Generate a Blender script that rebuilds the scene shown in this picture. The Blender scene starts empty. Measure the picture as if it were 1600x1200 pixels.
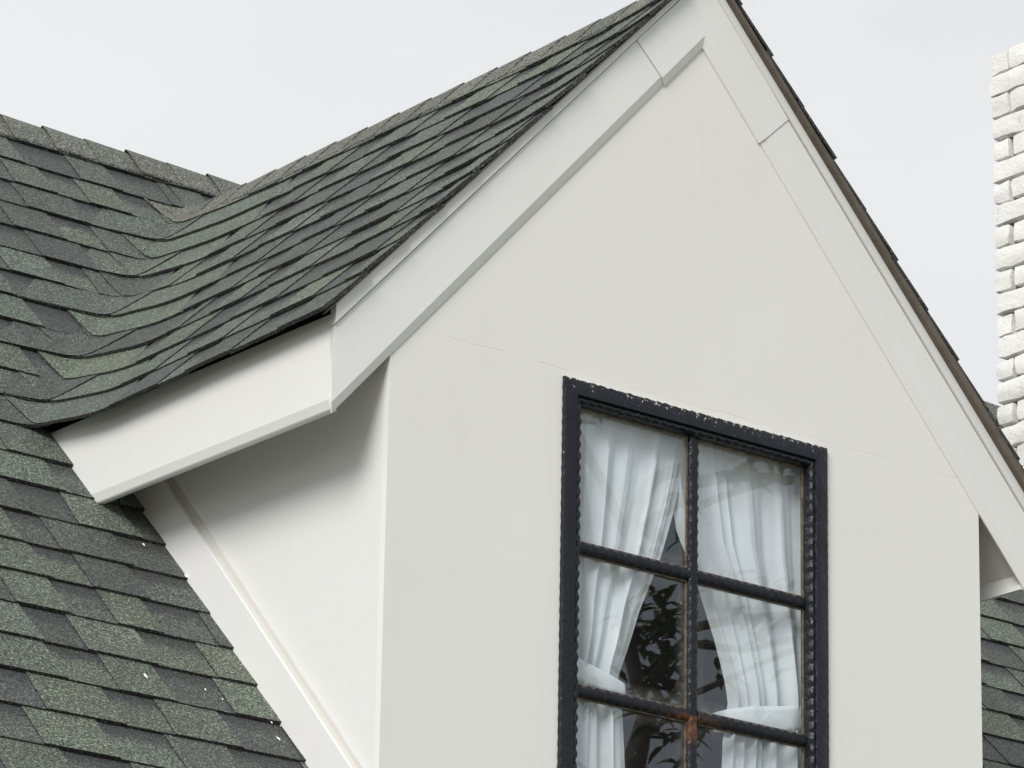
import bpy, bmesh, math, random
from mathutils import Vector, Matrix, noise

random.seed(11)
scene = bpy.context.scene
COL = scene.collection
S = 0.94          # metres per drawing unit (half the dormer width = 1 unit)
H = 5.94          # height of the gable's inner apex above the ground

def W(p):
    return Vector((p[0] * S, p[1] * S, p[2] * S + H))

# ------------------------------------------------------------------ camera
cam = bpy.data.cameras.new('camera')
cam_o = bpy.data.objects.new('camera', cam)
COL.objects.link(cam_o)
R_ = Vector((0.77536, -0.63129, 0.01709)); F_ = Vector((0.59525, 0.73950, 0.31431))
R_.normalize(); F_.normalize(); U_ = R_.cross(F_).normalized()
m = Matrix.Identity(4)
for i in range(3):
    m[i][0] = R_[i]; m[i][1] = U_[i]; m[i][2] = -F_[i]
m.translation = W((-7.223, -8.2053, -4.5629))
cam_o.matrix_world = m
cam.sensor_width = 36.0
cam.lens = 36.0 * 7001.4 / 1600.0
cam.clip_start = 0.1
cam.clip_end = 3000
scene.camera = cam_o

# ------------------------------------------------------------------ light
SUN_DIR = Vector((-0.72, -0.41, 0.56)).normalized()      # towards the sun
sun = bpy.data.lights.new('sun', 'SUN')
sun.energy = 2.75
sun.angle = math.radians(27)
sun.color = (1.0, 0.975, 0.94)
sun_o = bpy.data.objects.new('sun', sun)
COL.objects.link(sun_o)
sun_o.location = (-20, -20, 30)
sun_o.rotation_euler = (-SUN_DIR).to_track_quat('-Z', 'Y').to_euler()

world = bpy.data.worlds.new('World')
scene.world = world
world.use_nodes = True
nt = world.node_tree
for n in list(nt.nodes): nt.nodes.remove(n)
out = nt.nodes.new('ShaderNodeOutputWorld')
bg = nt.nodes.new('ShaderNodeBackground')
bg.inputs['Strength'].default_value = 0.1
sky = nt.nodes.new('ShaderNodeTexSky')
sky.sky_type = 'NISHITA'
sky.sun_disc = False
sky.sun_elevation = math.asin(SUN_DIR.z)
sky.sun_rotation = math.atan2(SUN_DIR.x, SUN_DIR.y)
tc = nt.nodes.new('ShaderNodeTexCoord')
mp = nt.nodes.new('ShaderNodeMapping'); mp.inputs['Scale'].default_value = (1, 1, 1.8)
mp.inputs['Location'].default_value = (2.1, 0.7, 0.2)
nz = nt.nodes.new('ShaderNodeTexNoise'); nz.inputs['Scale'].default_value = 3.0
nz.inputs['Detail'].default_value = 5; nz.inputs['Roughness'].default_value = 0.5
rp = nt.nodes.new('ShaderNodeValToRGB')
rp.color_ramp.elements[0].position = 0.34; rp.color_ramp.elements[0].color = (0.84, 0.84, 0.84, 1)
rp.color_ramp.elements[1].position = 0.56; rp.color_ramp.elements[1].color = (1, 1, 1, 1)
mx = nt.nodes.new('ShaderNodeMix'); mx.data_type = 'RGBA'
mx.inputs['B'].default_value = (8.75, 8.80, 8.82, 1)          # overcast cloud
nt.links.new(tc.outputs['Generated'], mp.inputs['Vector'])
nt.links.new(mp.outputs['Vector'], nz.inputs['Vector'])
nt.links.new(nz.outputs['Fac'], rp.inputs['Fac'])
dp = nt.nodes.new('ShaderNodeVectorMath'); dp.operation = 'DOT_PRODUCT'
dp.inputs[1].default_value = (0.62, -0.70, 0.36)             # the cloud thins towards this quarter: the panes mirror blue from it
mr = nt.nodes.new('ShaderNodeMapRange'); mr.interpolation_type = 'SMOOTHSTEP'
mr.inputs['From Min'].default_value = 0.35; mr.inputs['From Max'].default_value = 1.0
mr.inputs['To Min'].default_value = 1.0; mr.inputs['To Max'].default_value = 0.52
ml = nt.nodes.new('ShaderNodeMath'); ml.operation = 'MULTIPLY'
nt.links.new(tc.outputs['Generated'], dp.inputs[0]); nt.links.new(dp.outputs['Value'], mr.inputs['Value'])
nt.links.new(rp.outputs['Color'], ml.inputs[0]); nt.links.new(mr.outputs['Result'], ml.inputs[1])
nt.links.new(ml.outputs['Value'], mx.inputs['Factor'])
nt.links.new(sky.outputs['Color'], mx.inputs['A'])
nt.links.new(mx.outputs['Result'], bg.inputs['Color'])
nt.links.new(bg.outputs['Background'], out.inputs['Surface'])

vs = scene.view_settings
vs.view_transform = 'Standard'; vs.look = 'None'; vs.exposure = 0.0; vs.gamma = 1.0
vs.use_curve_mapping = False
scene.cycles.max_bounces = 10
scene.cycles.transparent_max_bounces = 24

# ------------------------------------------------------------------ materials
class N:
    """tiny node-graph helper"""
    def __init__(s, name):
        s.m = bpy.data.materials.new(name); s.m.use_nodes = True
        s.t = s.m.node_tree; s.b = s.t.nodes['Principled BSDF']
        s.o = s.t.nodes['Material Output']
    def add(s, typ, **kw):
        n = s.t.nodes.new(typ)
        for k, v in kw.items():
            if hasattr(n, k) and k not in n.inputs: setattr(n, k, v)
            else: n.inputs[k].default_value = v
        return n
    def link(s, a, b): s.t.links.new(a, b)
    def coord(s):
        return s.add('ShaderNodeTexCoord').outputs['Object']
    def noise(s, scale, detail=2.0, rough=0.5, vec=None):
        n = s.add('ShaderNodeTexNoise'); n.inputs['Scale'].default_value = scale
        n.inputs['Detail'].default_value = detail; n.inputs['Roughness'].default_value = rough
        s.link(vec if vec else s.coord(), n.inputs['Vector']); return n.outputs['Fac']
    def ramp(s, fac, stops):
        r = s.add('ShaderNodeValToRGB'); el = r.color_ramp.elements
        while len(el) < len(stops): el.new(0.5)
        for e, (p, c) in zip(el, stops):
            e.position = p; e.color = (c, c, c, 1) if not hasattr(c, '__len__') else (*c, 1)
        s.link(fac, r.inputs['Fac']); return r.outputs['Color']
    def mix(s, fac, a, b, mode='MIX'):
        n = s.add('ShaderNodeMix'); n.data_type = 'RGBA'; n.blend_type = mode
        for k, v in (('Factor', fac), ('A', a), ('B', b)):
            if hasattr(v, 'is_linked') or hasattr(v, 'links'): s.link(v, n.inputs[k])
            elif k == 'Factor': n.inputs[k].default_value = v
            else: n.inputs[k].default_value = (*v, 1) if len(v) == 3 else v
        return n.outputs['Result']
    def math(s, op, a, b=0.0, c=None, clamp=False):
        n = s.add('ShaderNodeMath'); n.operation = op; n.use_clamp = clamp
        for i, v in enumerate((a, b) if c is None else (a, b, c)):
            if hasattr(v, 'links'): s.link(v, n.inputs[i])
            else: n.inputs[i].default_value = v
        return n.outputs['Value']
    def bump(s, h, dist, strength=1.0):
        n = s.add('ShaderNodeBump'); n.inputs['Distance'].default_value = dist
        n.inputs['Strength'].default_value = strength
        s.link(h, n.inputs['Height']); s.link(n.outputs['Normal'], s.b.inputs['Normal'])
    def set(s, color=None, rough=None, spec=None):
        if color is not None:
            if hasattr(color, 'links'): s.link(color, s.b.inputs['Base Color'])
            else: s.b.inputs['Base Color'].default_value = (*color, 1)
        if rough is not None:
            if hasattr(rough, 'links'): s.link(rough, s.b.inputs['Roughness'])
            else: s.b.inputs['Roughness'].default_value = rough
        if spec is not None: s.b.inputs['Specular IOR Level'].default_value = spec
        return s.m

def mat_paint(name, col, dirt, rough=0.5, bumpd=0.0006, bscale=160.0):
    g = N(name)
    big = g.ramp(g.noise(1.7, 5, 0.6), [(0.35, 0.0), (0.75, 1.0)])
    c = g.mix(g.math('MULTIPLY', big, 0.55), col, dirt)
    spots = g.ramp(g.noise(46, 3, 0.6), [(0.71, 0.0), (0.76, 1.0)])
    spots = g.math('MULTIPLY', spots, 0.16)
    c = g.mix(spots, c, tuple(x * 0.7 for x in dirt))
    h = g.math('ADD', g.noise(bscale, 3, 0.6), g.math('MULTIPLY', g.noise(9, 3), 1.6))
    g.bump(h, bumpd, 0.7)
    return g.set(c, rough, 0.35)

M_TRIM = mat_paint('white_trim_paint', (0.80, 0.805, 0.80), (0.765, 0.765, 0.75), 0.42, 0.0005, 120)
M_BARGE = mat_paint('white_board_paint', (0.835, 0.845, 0.825), (0.80, 0.805, 0.78), 0.48, 0.0005, 120)  # board paint lightened to carry the brightness of the front-lit gable
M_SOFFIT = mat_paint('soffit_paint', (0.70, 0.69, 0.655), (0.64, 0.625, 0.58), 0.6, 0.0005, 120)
M_CAULK = mat_paint('shade_darkened_caulk', (0.60, 0.59, 0.555), (0.52, 0.50, 0.45), 0.6, 0.0008, 90)  # bead colour lowered: shade of a hollow joint painted into it
M_SIDE = mat_paint('white_plaster_paint', (0.795, 0.80, 0.795), (0.765, 0.768, 0.755), 0.5, 0.0007, 90)

def mat_gable():
    """painted plaster with the filled board joints telegraphing through as hairlines"""
    g = N('gable_plaster')
    co = g.coord()
    sep = g.add('ShaderNodeSeparateXYZ'); g.link(co, sep.inputs['Vector'])
    x, z = sep.outputs['X'], sep.outputs['Z']
    wob = g.math('MULTIPLY', g.math('SUBTRACT', g.noise(7, 4, 0.6), 0.5), 0.02)
    def line(v, at, w):
        d = g.math('ABSOLUTE', g.math('SUBTRACT', g.math('ADD', v, wob), at))
        return g.math('SUBTRACT', 1.0, g.math('DIVIDE', d, w), clamp=True)
    brk = g.ramp(g.noise(5, 3, 0.6), [(0.42, 0.0), (0.55, 1.0)])
    hz = g.math('MULTIPLY', line(z, H - 1.0 * S, 0.0028), brk)
    vt = g.math('MULTIPLY', line(x, 0.004, 0.004), g.math('GREATER_THAN', z, H - 0.36))
    vt = g.math('MULTIPLY', vt, 0.35)
    crack = g.math('MAXIMUM', hz, vt)
    big = g.ramp(g.noise(1.5, 5, 0.6), [(0.35, 0.0), (0.7, 1.0)])
    c = g.mix(g.math('MULTIPLY', big, 0.6), (0.85, 0.85, 0.825), (0.81, 0.808, 0.78))  # plaster white raised above the cheek's to add daylight the sun leaves short
    spots = g.math('MULTIPLY', g.ramp(g.noise(40, 3, 0.65), [(0.715, 0.0), (0.76, 1.0)]), 0.16)
    c = g.mix(spots, c, (0.55, 0.53, 0.48))
    mpn = g.add('ShaderNodeMapping'); mpn.inputs['Scale'].default_value = (14, 14, 1.1); g.link(co, mpn.inputs['Vector'])
    streak = g.ramp(g.noise(1.0, 4, 0.6, mpn.outputs['Vector']), [(0.45, 0.0), (0.8, 0.07)])      # rain streaks
    c = g.mix(streak, c, (0.70, 0.69, 0.65))
    c = g.mix(g.math('MULTIPLY', crack, 0.16), c, (0.42, 0.40, 0.36))
    h = g.math('ADD', g.noise(110, 3, 0.6), g.math('MULTIPLY', g.noise(5, 3, 0.5), 4.0))
    h = g.math('SUBTRACT', h, g.math('MULTIPLY', crack, 1.3))
    g.bump(h, 0.0003, 0.7)
    return g.set(c, 0.55, 0.3)
M_GABLE = mat_gable()

def mat_shingle():
    g = N('mineral_shingle')
    at = g.add('ShaderNodeAttribute'); at.attribute_name = 'tint'
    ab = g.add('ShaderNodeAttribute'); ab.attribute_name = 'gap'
    fine = g.noise(175, 2, 0.78)
    mid = g.noise(75, 2, 0.6)
    big = g.noise(6, 3, 0.6)
    gr = g.ramp(fine, [(0.34, 0.10), (0.46, 0.55), (0.56, 1.5), (0.67, 4.8)])
    c = g.mix(1.0, at.outputs['Color'], gr, 'MULTIPLY')
    c = g.mix(1.0, c, g.ramp(mid, [(0.3, 0.72), (0.7, 1.28)]), 'MULTIPLY')
    c = g.mix(1.0, c, g.ramp(big, [(0.3, 0.86), (0.7, 1.14)]), 'MULTIPLY')
    # coloured stones: some warm, some bluish
    hue = g.noise(150, 1, 0.5)
    c = g.mix(g.ramp(hue, [(0.58, 0.0), (0.64, 0.55)]), c, (0.085, 0.078, 0.060))
    c = g.mix(g.ramp(g.noise(170, 1, 0.5), [(0.62, 0.0), (0.66, 0.5)]), c, (0.17, 0.20, 0.19))
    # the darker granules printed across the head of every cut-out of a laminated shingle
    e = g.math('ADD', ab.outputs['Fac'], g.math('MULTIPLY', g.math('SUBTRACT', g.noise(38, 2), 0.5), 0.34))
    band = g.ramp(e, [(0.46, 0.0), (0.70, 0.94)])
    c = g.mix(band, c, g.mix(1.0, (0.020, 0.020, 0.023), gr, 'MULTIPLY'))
    h = g.math('ADD', fine, g.math('MULTIPLY', mid, 0.7))
    g.bump(h, 0.0042, 1.0)
    g.b.inputs['Sheen Weight'].default_value = 0.13; g.b.inputs['Sheen Roughness'].default_value = 0.45   # stone grit seen along the slope
    g.b.inputs['Sheen Tint'].default_value = (0.92, 1.0, 0.95, 1)
    return g.set(c, 0.72, 0.42)
M_SHINGLE = mat_shingle()

g = N('roof_felt'); M_FELT = g.set(g.ramp(g.noise(60, 3), [(0.3, (0.018, 0.017, 0.016)), (0.7, (0.035, 0.033, 0.03))]), 0.9, 0.1)
g = N('brown_drip_metal'); g.bump(g.noise(60, 3), 0.001, 0.5)
M_DRIP = g.set(g.ramp(g.noise(14, 4, 0.7), [(0.3, (0.105, 0.086, 0.068)), (0.7, (0.165, 0.138, 0.110))]), 0.55, 0.3)

def mat_black():
    g = N('chipped_black_paint')
    co = g.coord()
    n1 = g.noise(30, 4, 0.7)
    c = g.ramp(n1, [(0.3, (0.007, 0.008, 0.012)), (0.7, (0.014, 0.015, 0.021))])
    at = g.add('ShaderNodeAttribute'); at.attribute_name = 'wear'
    chip = g.math('ADD', g.noise(85, 4, 0.7), g.math('MULTIPLY', at.outputs['Fac'], 0.34))
    cf = g.ramp(chip, [(0.735, 0.0), (0.765, 0.9)])
    c = g.mix(cf, c, (0.60, 0.58, 0.52))
    ru = g.add('ShaderNodeAttribute'); ru.attribute_name = 'rust'
    rf = g.math('MULTIPLY', ru.outputs['Fac'], g.ramp(g.noise(70, 4, 0.7), [(0.35, 0.0), (0.6, 1.0)]))
    c = g.mix(rf, c, (0.20, 0.075, 0.018))
    g.bump(g.math('ADD', g.noise(120, 3), g.math('MULTIPLY', n1, 2.0)), 0.0012, 0.9)
    return g.set(c, g.ramp(g.noise(24, 3), [(0.3, 0.26), (0.7, 0.46)]), 0.36)
M_BLACK = mat_black()
g = N('old_putty'); g.bump(g.noise(150, 3), 0.001)
M_PUTTY = g.set(g.ramp(g.noise(45, 4, 0.7), [(0.35, (0.05, 0.042, 0.032)), (0.68, (0.20, 0.17, 0.13))]), 0.7)

def mat_glass():
    g = N('window_glass'); g.t.nodes.remove(g.b)
    ge = g.add('ShaderNodeNewGeometry'); dt = g.add('ShaderNodeVectorMath'); dt.operation = 'DOT_PRODUCT'
    g.link(ge.outputs['Incoming'], dt.inputs[0]); g.link(ge.outputs['Normal'], dt.inputs[1])
    cs = g.math('SUBTRACT', 1.0, g.math('ABSOLUTE', dt.outputs['Value']), clamp=True)
    fr = g.math('ADD', g.math('MULTIPLY', g.math('POWER', cs, 5.0), 0.932), 0.068)      # Schlick, the same from either side
    gl = g.add('ShaderNodeBsdfGlossy'); gl.inputs['Roughness'].default_value = 0.0
    gl.inputs['Color'].default_value = (0.95, 0.97, 1, 1)
    tr = g.add('ShaderNodeBsdfTransparent'); tr.inputs['Color'].default_value = (0.985, 0.992, 0.99, 1)
    ms = g.add('ShaderNodeMixShader')
    bp = g.add('ShaderNodeBump'); bp.inputs['Distance'].default_value = 0.0004
    bp.inputs['Strength'].default_value = 0.3
    g.link(g.noise(4.0, 1), bp.inputs['Height'])
    g.link(bp.outputs['Normal'], gl.inputs['Normal'])
    g.link(fr, ms.inputs[0]); g.link(tr.outputs[0], ms.inputs[1]); g.link(gl.outputs[0], ms.inputs[2])
    # dust film and specks
    df = g.add('ShaderNodeBsdfDiffuse'); df.inputs['Color'].default_value = (0.6, 0.6, 0.56, 1)
    at = g.add('ShaderNodeAttribute'); at.attribute_name = 'dust'
    sp = g.ramp(g.noise(95, 2, 0.6), [(0.745, 0.0), (0.765, 0.6)])
    film = g.math('MULTIPLY', at.outputs['Fac'], g.ramp(g.noise(30, 4, 0.7), [(0.3, 0.05), (0.7, 0.42)]))
    f = g.math('ADD', g.math('ADD', film, sp), 0.006, clamp=True)
    m2 = g.add('ShaderNodeMixShader')
    g.link(f, m2.inputs[0]); g.link(ms.outputs[0], m2.inputs[1]); g.link(df.outputs[0], m2.inputs[2])
    g.link(m2.outputs[0], g.o.inputs['Surface'])
    return g.m
M_GLASS = mat_glass()

def mat_sheer():
    g = N('sheer_voile'); g.t.nodes.remove(g.b)
    d = g.add('ShaderNodeBsdfDiffuse'); d.inputs['Color'].default_value = (0.87, 0.93, 0.975, 1)  # blue sky light and its mirror image tinted into the white cloth
    t = g.add('ShaderNodeBsdfTranslucent'); t.inputs['Color'].default_value = (0.87, 0.93, 0.975, 1)
    tr = g.add('ShaderNodeBsdfTransparent')
    a = g.add('ShaderNodeMixShader'); a.inputs[0].default_value = 0.05
    b = g.add('ShaderNodeMixShader')
    g.link(d.outputs[0], a.inputs[1]); g.link(t.outputs[0], a.inputs[2])
    g.link(g.ramp(g.noise(14, 3), [(0.3, 0.06), (0.7, 0.15)]), b.inputs[0])
    g.link(a.outputs[0], b.inputs[1]); g.link(tr.outputs[0], b.inputs[2])
    g.link(b.outputs[0], g.o.inputs['Surface'])
    return g.m
M_SHEER = mat_sheer()

def mat_brick():
    g = N('painted_rough_brick')
    at = g.add('ShaderNodeAttribute'); at.attribute_name = 'tint'
    c = g.ramp(g.noise(22, 5, 0.65), [(0.28, (0.62, 0.59, 0.55)), (0.40, (0.78, 0.775, 0.755)), (0.75, (0.82, 0.82, 0.81))])
    c = g.mix(1.0, c, at.outputs['Color'], 'MULTIPLY')
    c = g.mix(g.ramp(g.noise(60, 4, 0.7), [(0.66, 0.0), (0.74, 0.5)]), c, (0.36, 0.31, 0.25))
    h = g.math('ADD', g.math('MULTIPLY', g.noise(28, 5, 0.65), 2.0), g.noise(110, 3, 0.6))
    g.bump(h, 0.0035, 0.6)
    return g.set(c, 0.75, 0.25)
M_BRICK = mat_brick()
g = N('chimney_mortar'); g.bump(g.noise(80, 4), 0.004)
M_MORTAR = g.set(g.ramp(g.noise(18, 4), [(0.3, (0.07, 0.055, 0.045)), (0.7, (0.17, 0.145, 0.12))]), 0.9)
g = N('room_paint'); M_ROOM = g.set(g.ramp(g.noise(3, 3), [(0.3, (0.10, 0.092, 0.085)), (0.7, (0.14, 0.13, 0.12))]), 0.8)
g = N('leaf'); 
M_LEAF = g.set(g.ramp(g.noise(4, 3), [(0.3, (0.03, 0.055, 0.016)), (0.7, (0.06, 0.10, 0.03))]), 0.45)
g = N('bark'); g.bump(g.noise(20, 5), 0.01)
M_BARK = g.set(g.ramp(g.noise(7, 4), [(0.3, (0.08, 0.07, 0.06)), (0.7, (0.17, 0.155, 0.135))]), 0.85)
g = N('ground_mix')
M_GROUND = g.set(g.mix(g.ramp(g.noise(0.35, 5), [(0.45, 0.0), (0.55, 1.0)]), (0.10, 0.11, 0.045), (0.24, 0.205, 0.155)), 0.9)
g = N('droppings'); M_FLECK = g.set((0.78, 0.78, 0.74), 0.6)

# ------------------------------------------------------------------ mesh helper
class MB:
    def __init__(s): s.v = []; s.f = []; s.a = {}
    def vert(s, p, **attrs):
        i = len(s.v); s.v.append(tuple(p))
        for k, val in attrs.items(): s.a.setdefault(k, {})[i] = val
        return i
    def face(s, *idx): s.f.append(tuple(idx))
    def box(s, lo, hi):
        x0, y0, z0 = lo; x1, y1, z1 = hi
        i = [s.vert(p) for p in ((x0,y0,z0),(x1,y0,z0),(x1,y1,z0),(x0,y1,z0),(x0,y0,z1),(x1,y0,z1),(x1,y1,z1),(x0,y1,z1))]
        for f in ((0,3,2,1),(4,5,6,7),(0,1,5,4),(1,2,6,5),(2,3,7,6),(3,0,4,7)): s.face(*[i[k] for k in f])
    def prism(s, poly, off):
        """poly: list of points, off: extrusion vector"""
        n = len(poly)
        a = [s.vert(p) for p in poly]; b = [s.vert(tuple(Vector(p) + Vector(off))) for p in poly]
        s.face(*a); s.face(*reversed(b))
        for k in range(n): s.face(a[k], b[k], b[(k+1) % n], a[(k+1) % n])
    def loft(s, rings, caps=True, closed=True):
        ids = [[s.vert(p) for p in r] for r in rings]
        n = len(rings[0])
        for r0, r1 in zip(ids, ids[1:]):
            for k in range(n if closed else n - 1):
                s.face(r0[k], r0[(k+1) % n], r1[(k+1) % n], r1[k])
        if caps: s.face(*reversed(ids[0])); s.face(*ids[-1])
        return ids
    def build(s, name, mat, parent=None, metres=False, smooth=None, fix=True):
        me = bpy.data.meshes.new(name)
        pts = [Vector(p) if metres else W(p) for p in s.v]
        me.from_pydata([tuple(p) for p in pts], [], s.f)
        me.materials.append(mat)
        for k, d in s.a.items():
            val = next(iter(d.values()))
            if hasattr(val, '__len__'):
                at = me.attributes.new(k, 'FLOAT_COLOR', 'POINT')
                for i, c in d.items(): at.data[i].color = (*c, 1)
            else:
                at = me.attributes.new(k, 'FLOAT', 'POINT')
                for i, c in d.items(): at.data[i].value = c
        if fix:
            bm = bmesh.new(); bm.from_mesh(me)
            bmesh.ops.recalc_face_normals(bm, faces=bm.faces)
            bm.to_mesh(me); bm.free()
        if smooth is not None:
            for p in me.polygons: p.use_smooth = True
            me.set_sharp_from_angle(angle=math.radians(smooth))
        me.update()
        o = bpy.data.objects.new(name, me); COL.objects.link(o)
        if parent: o.parent = parent
        return o

def thing(name, label, cat, loc=(0, 0, 0), group=None):
    o = bpy.data.objects.new(name, None); COL.objects.link(o)
    o.location = loc; o['label'] = label; o['category'] = cat
    if group: o['group'] = group
    return o

def under(parent, o, world=True):
    o.parent = parent
    o.matrix_parent_inverse = Matrix.Translation(-Vector(parent.location))
    return o

# ------------------------------------------------------------------ ground
b = MB()
b.v = [(-900, -900, 0), (900, -900, 0), (900, 900, 0), (-900, 900, 0)]; b.f = [(0, 1, 2, 3)]
gr = b.build('ground', M_GROUND, metres=True); gr['kind'] = 'structure'

# ------------------------------------------------------------------ the house
house = thing('house', 'white plastered house with green shingled roof and a gabled dormer beside its brick chimney', 'house')

SL = 1.0844                      # rake of the gable trim
HH = math.hypot(1, SL)
Z0, MM = -2.3478, 1.075          # main roof: z = Z0 + MM * y
YR = 2.552                       # main ridge
EX = 1.228                       # eave overhang of the dormer roof
EY = -0.038                      # rake overhang
K = 10.9                         # courses from dormer eave to dormer ridge
Y0, DY = 1.213, 0.1048           # course k of the main roof lies at y = Y0 + DY * k
def lerp(a, b_, t): return a + (b_ - a) * t
def sstep(t): t = min(1, max(0, t)); return t * t * (3 - 2 * t)
def xv(k): return -EX * (1 - k / K)
def ym(k): return Y0 + DY * k
def zdorm(k, y):
    tau = k / K
    ze = -1.0365 - 0.033 * (y + 0.045)
    zr = 0.192 - 0.004 * y
    z = lerp(ze, zr, tau)
    return z + 0.042 * max(0, tau) * math.exp(-max(0, y - EY) / 0.16)
FIL = 0.068
def base(s, k):
    """the roof skin: s runs along a course, negative on the main slope, positive on the dormer slope; k counts courses"""
    x0, y0 = xv(k), ym(k); z0 = Z0 + MM * y0
    f = FIL
    if abs(s) < f:
        t = (s + f) / (2 * f)
        x = x0 - f * (1 - t) ** 2; y = y0 - f * t * t
    elif s < 0: x, y = x0 + s, y0
    else: x, y = x0, y0 - s
    z = z0
    if s > 0:
        z = z0 + (zdorm(k, y) - z0) * sstep(s / 0.35)
    return Vector((x, y, z))
def skin(s, k, n):
    p = base(s, k); e = 0.01
    if n:
        t = base(s + e, k) - base(s - e, k); u = base(s, k + e * 5) - base(s, k - e * 5)
        nn = t.cross(u).normalized()
        if nn.z < 0: nn = -nn
        p = p + nn * n
    return p
NM = Vector((0, -MM, 1)).normalized()
def plain(x, k, n):
    y = ym(k)
    return Vector((x, y, Z0 + MM * y)) + NM * n

TG, TT = 0.0090, 0.0036          # butt of the base strip, extra thickness of a raised tab
GREENS = [(0.069, 0.089, 0.064), (0.064, 0.082, 0.063), (0.076, 0.095, 0.066), (0.059, 0.074, 0.061), (0.070, 0.087, 0.066)]
DARKS = [(0.038, 0.045, 0.041), (0.033, 0.038, 0.038), (0.044, 0.053, 0.045)]
TANS = [(0.100, 0.100, 0.082), (0.092, 0.094, 0.078)]
def tint(kind):
    c = random.choice({'g': GREENS, 'd': DARKS, 't': TANS}[kind]); w = 1.0 * random.uniform(0.82, 1.18)
    return tuple(x * w for x in c)

def tab(mb, fn, lo, hi, kb, kt, raised, col, ns=1, nk=1, flip=False, side=0.009, lift=0.0, kbf=None):
    """one shingle tab. lo/hi: functions of k giving its side edges; fn(s,k,n) the skin it lies on"""
    sx = -1 if flip else 1
    top = []
    for i in range(ns + 1):
        u = i / ns; row = []
        k0 = kb if kbf is None else kbf(lerp(lo(kb), hi(kb), u))
        for j in range(nk + 1):
            k = lerp(k0, max(kt, k0 + 0.02), j / nk)
            fr = min(1.0, (k - kb))
            s = lerp(lo(k), hi(k), u)
            n = TG * (1 - fr) + (TT if raised else 0.0) + (lift(s) if callable(lift) else lift)
            n += 0.0012 * noise.noise(Vector((s * 7, k * 0.9, 3.0)))
            p = fn(s, k, n); q = fn(s, k, n - side)
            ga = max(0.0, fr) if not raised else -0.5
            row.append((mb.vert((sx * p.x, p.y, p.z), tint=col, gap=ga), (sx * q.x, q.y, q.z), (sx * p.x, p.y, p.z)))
        top.append(row)
    for i in range(ns):
        for j in range(nk):
            a, b_, c, d = top[i][j][0], top[i+1][j][0], top[i+1][j+1][0], top[i][j+1][0]
            mb.face(*((a, d, c, b_) if flip else (a, b_, c, d)))
    ring = [top[i][0] for i in range(ns + 1)] + [top[ns][j] for j in range(1, nk + 1)]
    ring = [top[0][j] for j in range(nk, 0, -1)] + ring
    low = [mb.vert(r[1], tint=EDGE, gap=-0.5) for r in ring]      # the cut edges are bare black asphalt
    upp = [mb.vert(r[2], tint=EDGE, gap=-0.5) for r in ring]
    for a in range(len(ring) - 1):
        f = (upp[a], low[a], low[a+1], upp[a+1])
        mb.face(*(reversed(f) if flip else f))
EDGE = (0.012, 0.012, 0.012)

def pick(raised):
    r = random.random()
    if raised: return tint('g' if r < 0.74 else 'd')
    return tint('d' if r < 0.55 else 'g')

main_roof = None
def deck(name, pieces, mat, parent):
    mb = MB()
    for poly, off in pieces: mb.prism(poly, off)
    return mb.build(name, mat, parent)

# main roof boards (felt-covered) under the shingles; the dormer's room keeps its hole
def mp_(x, y, n=-0.022):
    p = Vector((x, y, Z0 + MM * y)) + NM * n; return (p.x, p.y, p.z)
th = tuple(NM * -0.05)
YE = -1.35
main_roof = deck('main_roof', [
    ([mp_(-4.2, YE), mp_(-0.985, YE), mp_(-0.985, YR), mp_(-4.2, YR)], th),
    ([mp_(0.985, YE), mp_(6.2, YE), mp_(6.2, YR), mp_(0.985, YR)], th),
    ([mp_(-0.983, YE), mp_(0.983, YE), mp_(0.983, -0.004), mp_(-0.983, -0.004)], th),
    ([mp_(-0.983, 1.16), mp_(0.983, 1.16), mp_(0.983, YR), mp_(-0.983, YR)], th),
], M_FELT, house)
dormer_roof = deck('dormer_roof', [
    ([(-1.176, 0.003, -1.000), (-1.176, 1.10, -1.060), (0, 2.30, 0.150), (0, 0.003, 0.170)], (0, 0, -0.012)),
    ([(1.176, 0.003, -1.000), (1.176, 1.10, -1.060), (0.002, 2.30, 0.150), (0.002, 0.003, 0.170)], (0, 0, -0.012)),
], M_FELT, house)
n_sh = 0
def put(mb, name, parent, smooth=None):
    global n_sh
    n_sh += 1
    return mb.build(name, M_SHINGLE, parent, smooth=smooth, fix=False)

field = MB()                     # all the shingles nobody sees from near the photograph, as one piece
def field_tab(*a, **k): tab(field, *a, **k)

def course_run(x0, x1):
    """alternating raised tabs and cut-outs between two positions"""
    out_, x, r = [], x0 + random.uniform(-0.12, 0.02), random.random() < 0.5
    while x < x1:
        w = random.uniform(0.135, 0.225) if r else random.uniform(0.11, 0.21)
        out_.append((max(x, x0), min(x + w, x1), r)); x += w; r = not r
    out_ = [q for q in out_ if q[1] - q[0] > 0.012]
    return out_

def left_limit(k):               # how far left the photograph shows this course
    y = ym(k); return -2.02 + 0.604 * (y - 0.10) - 0.10

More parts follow.
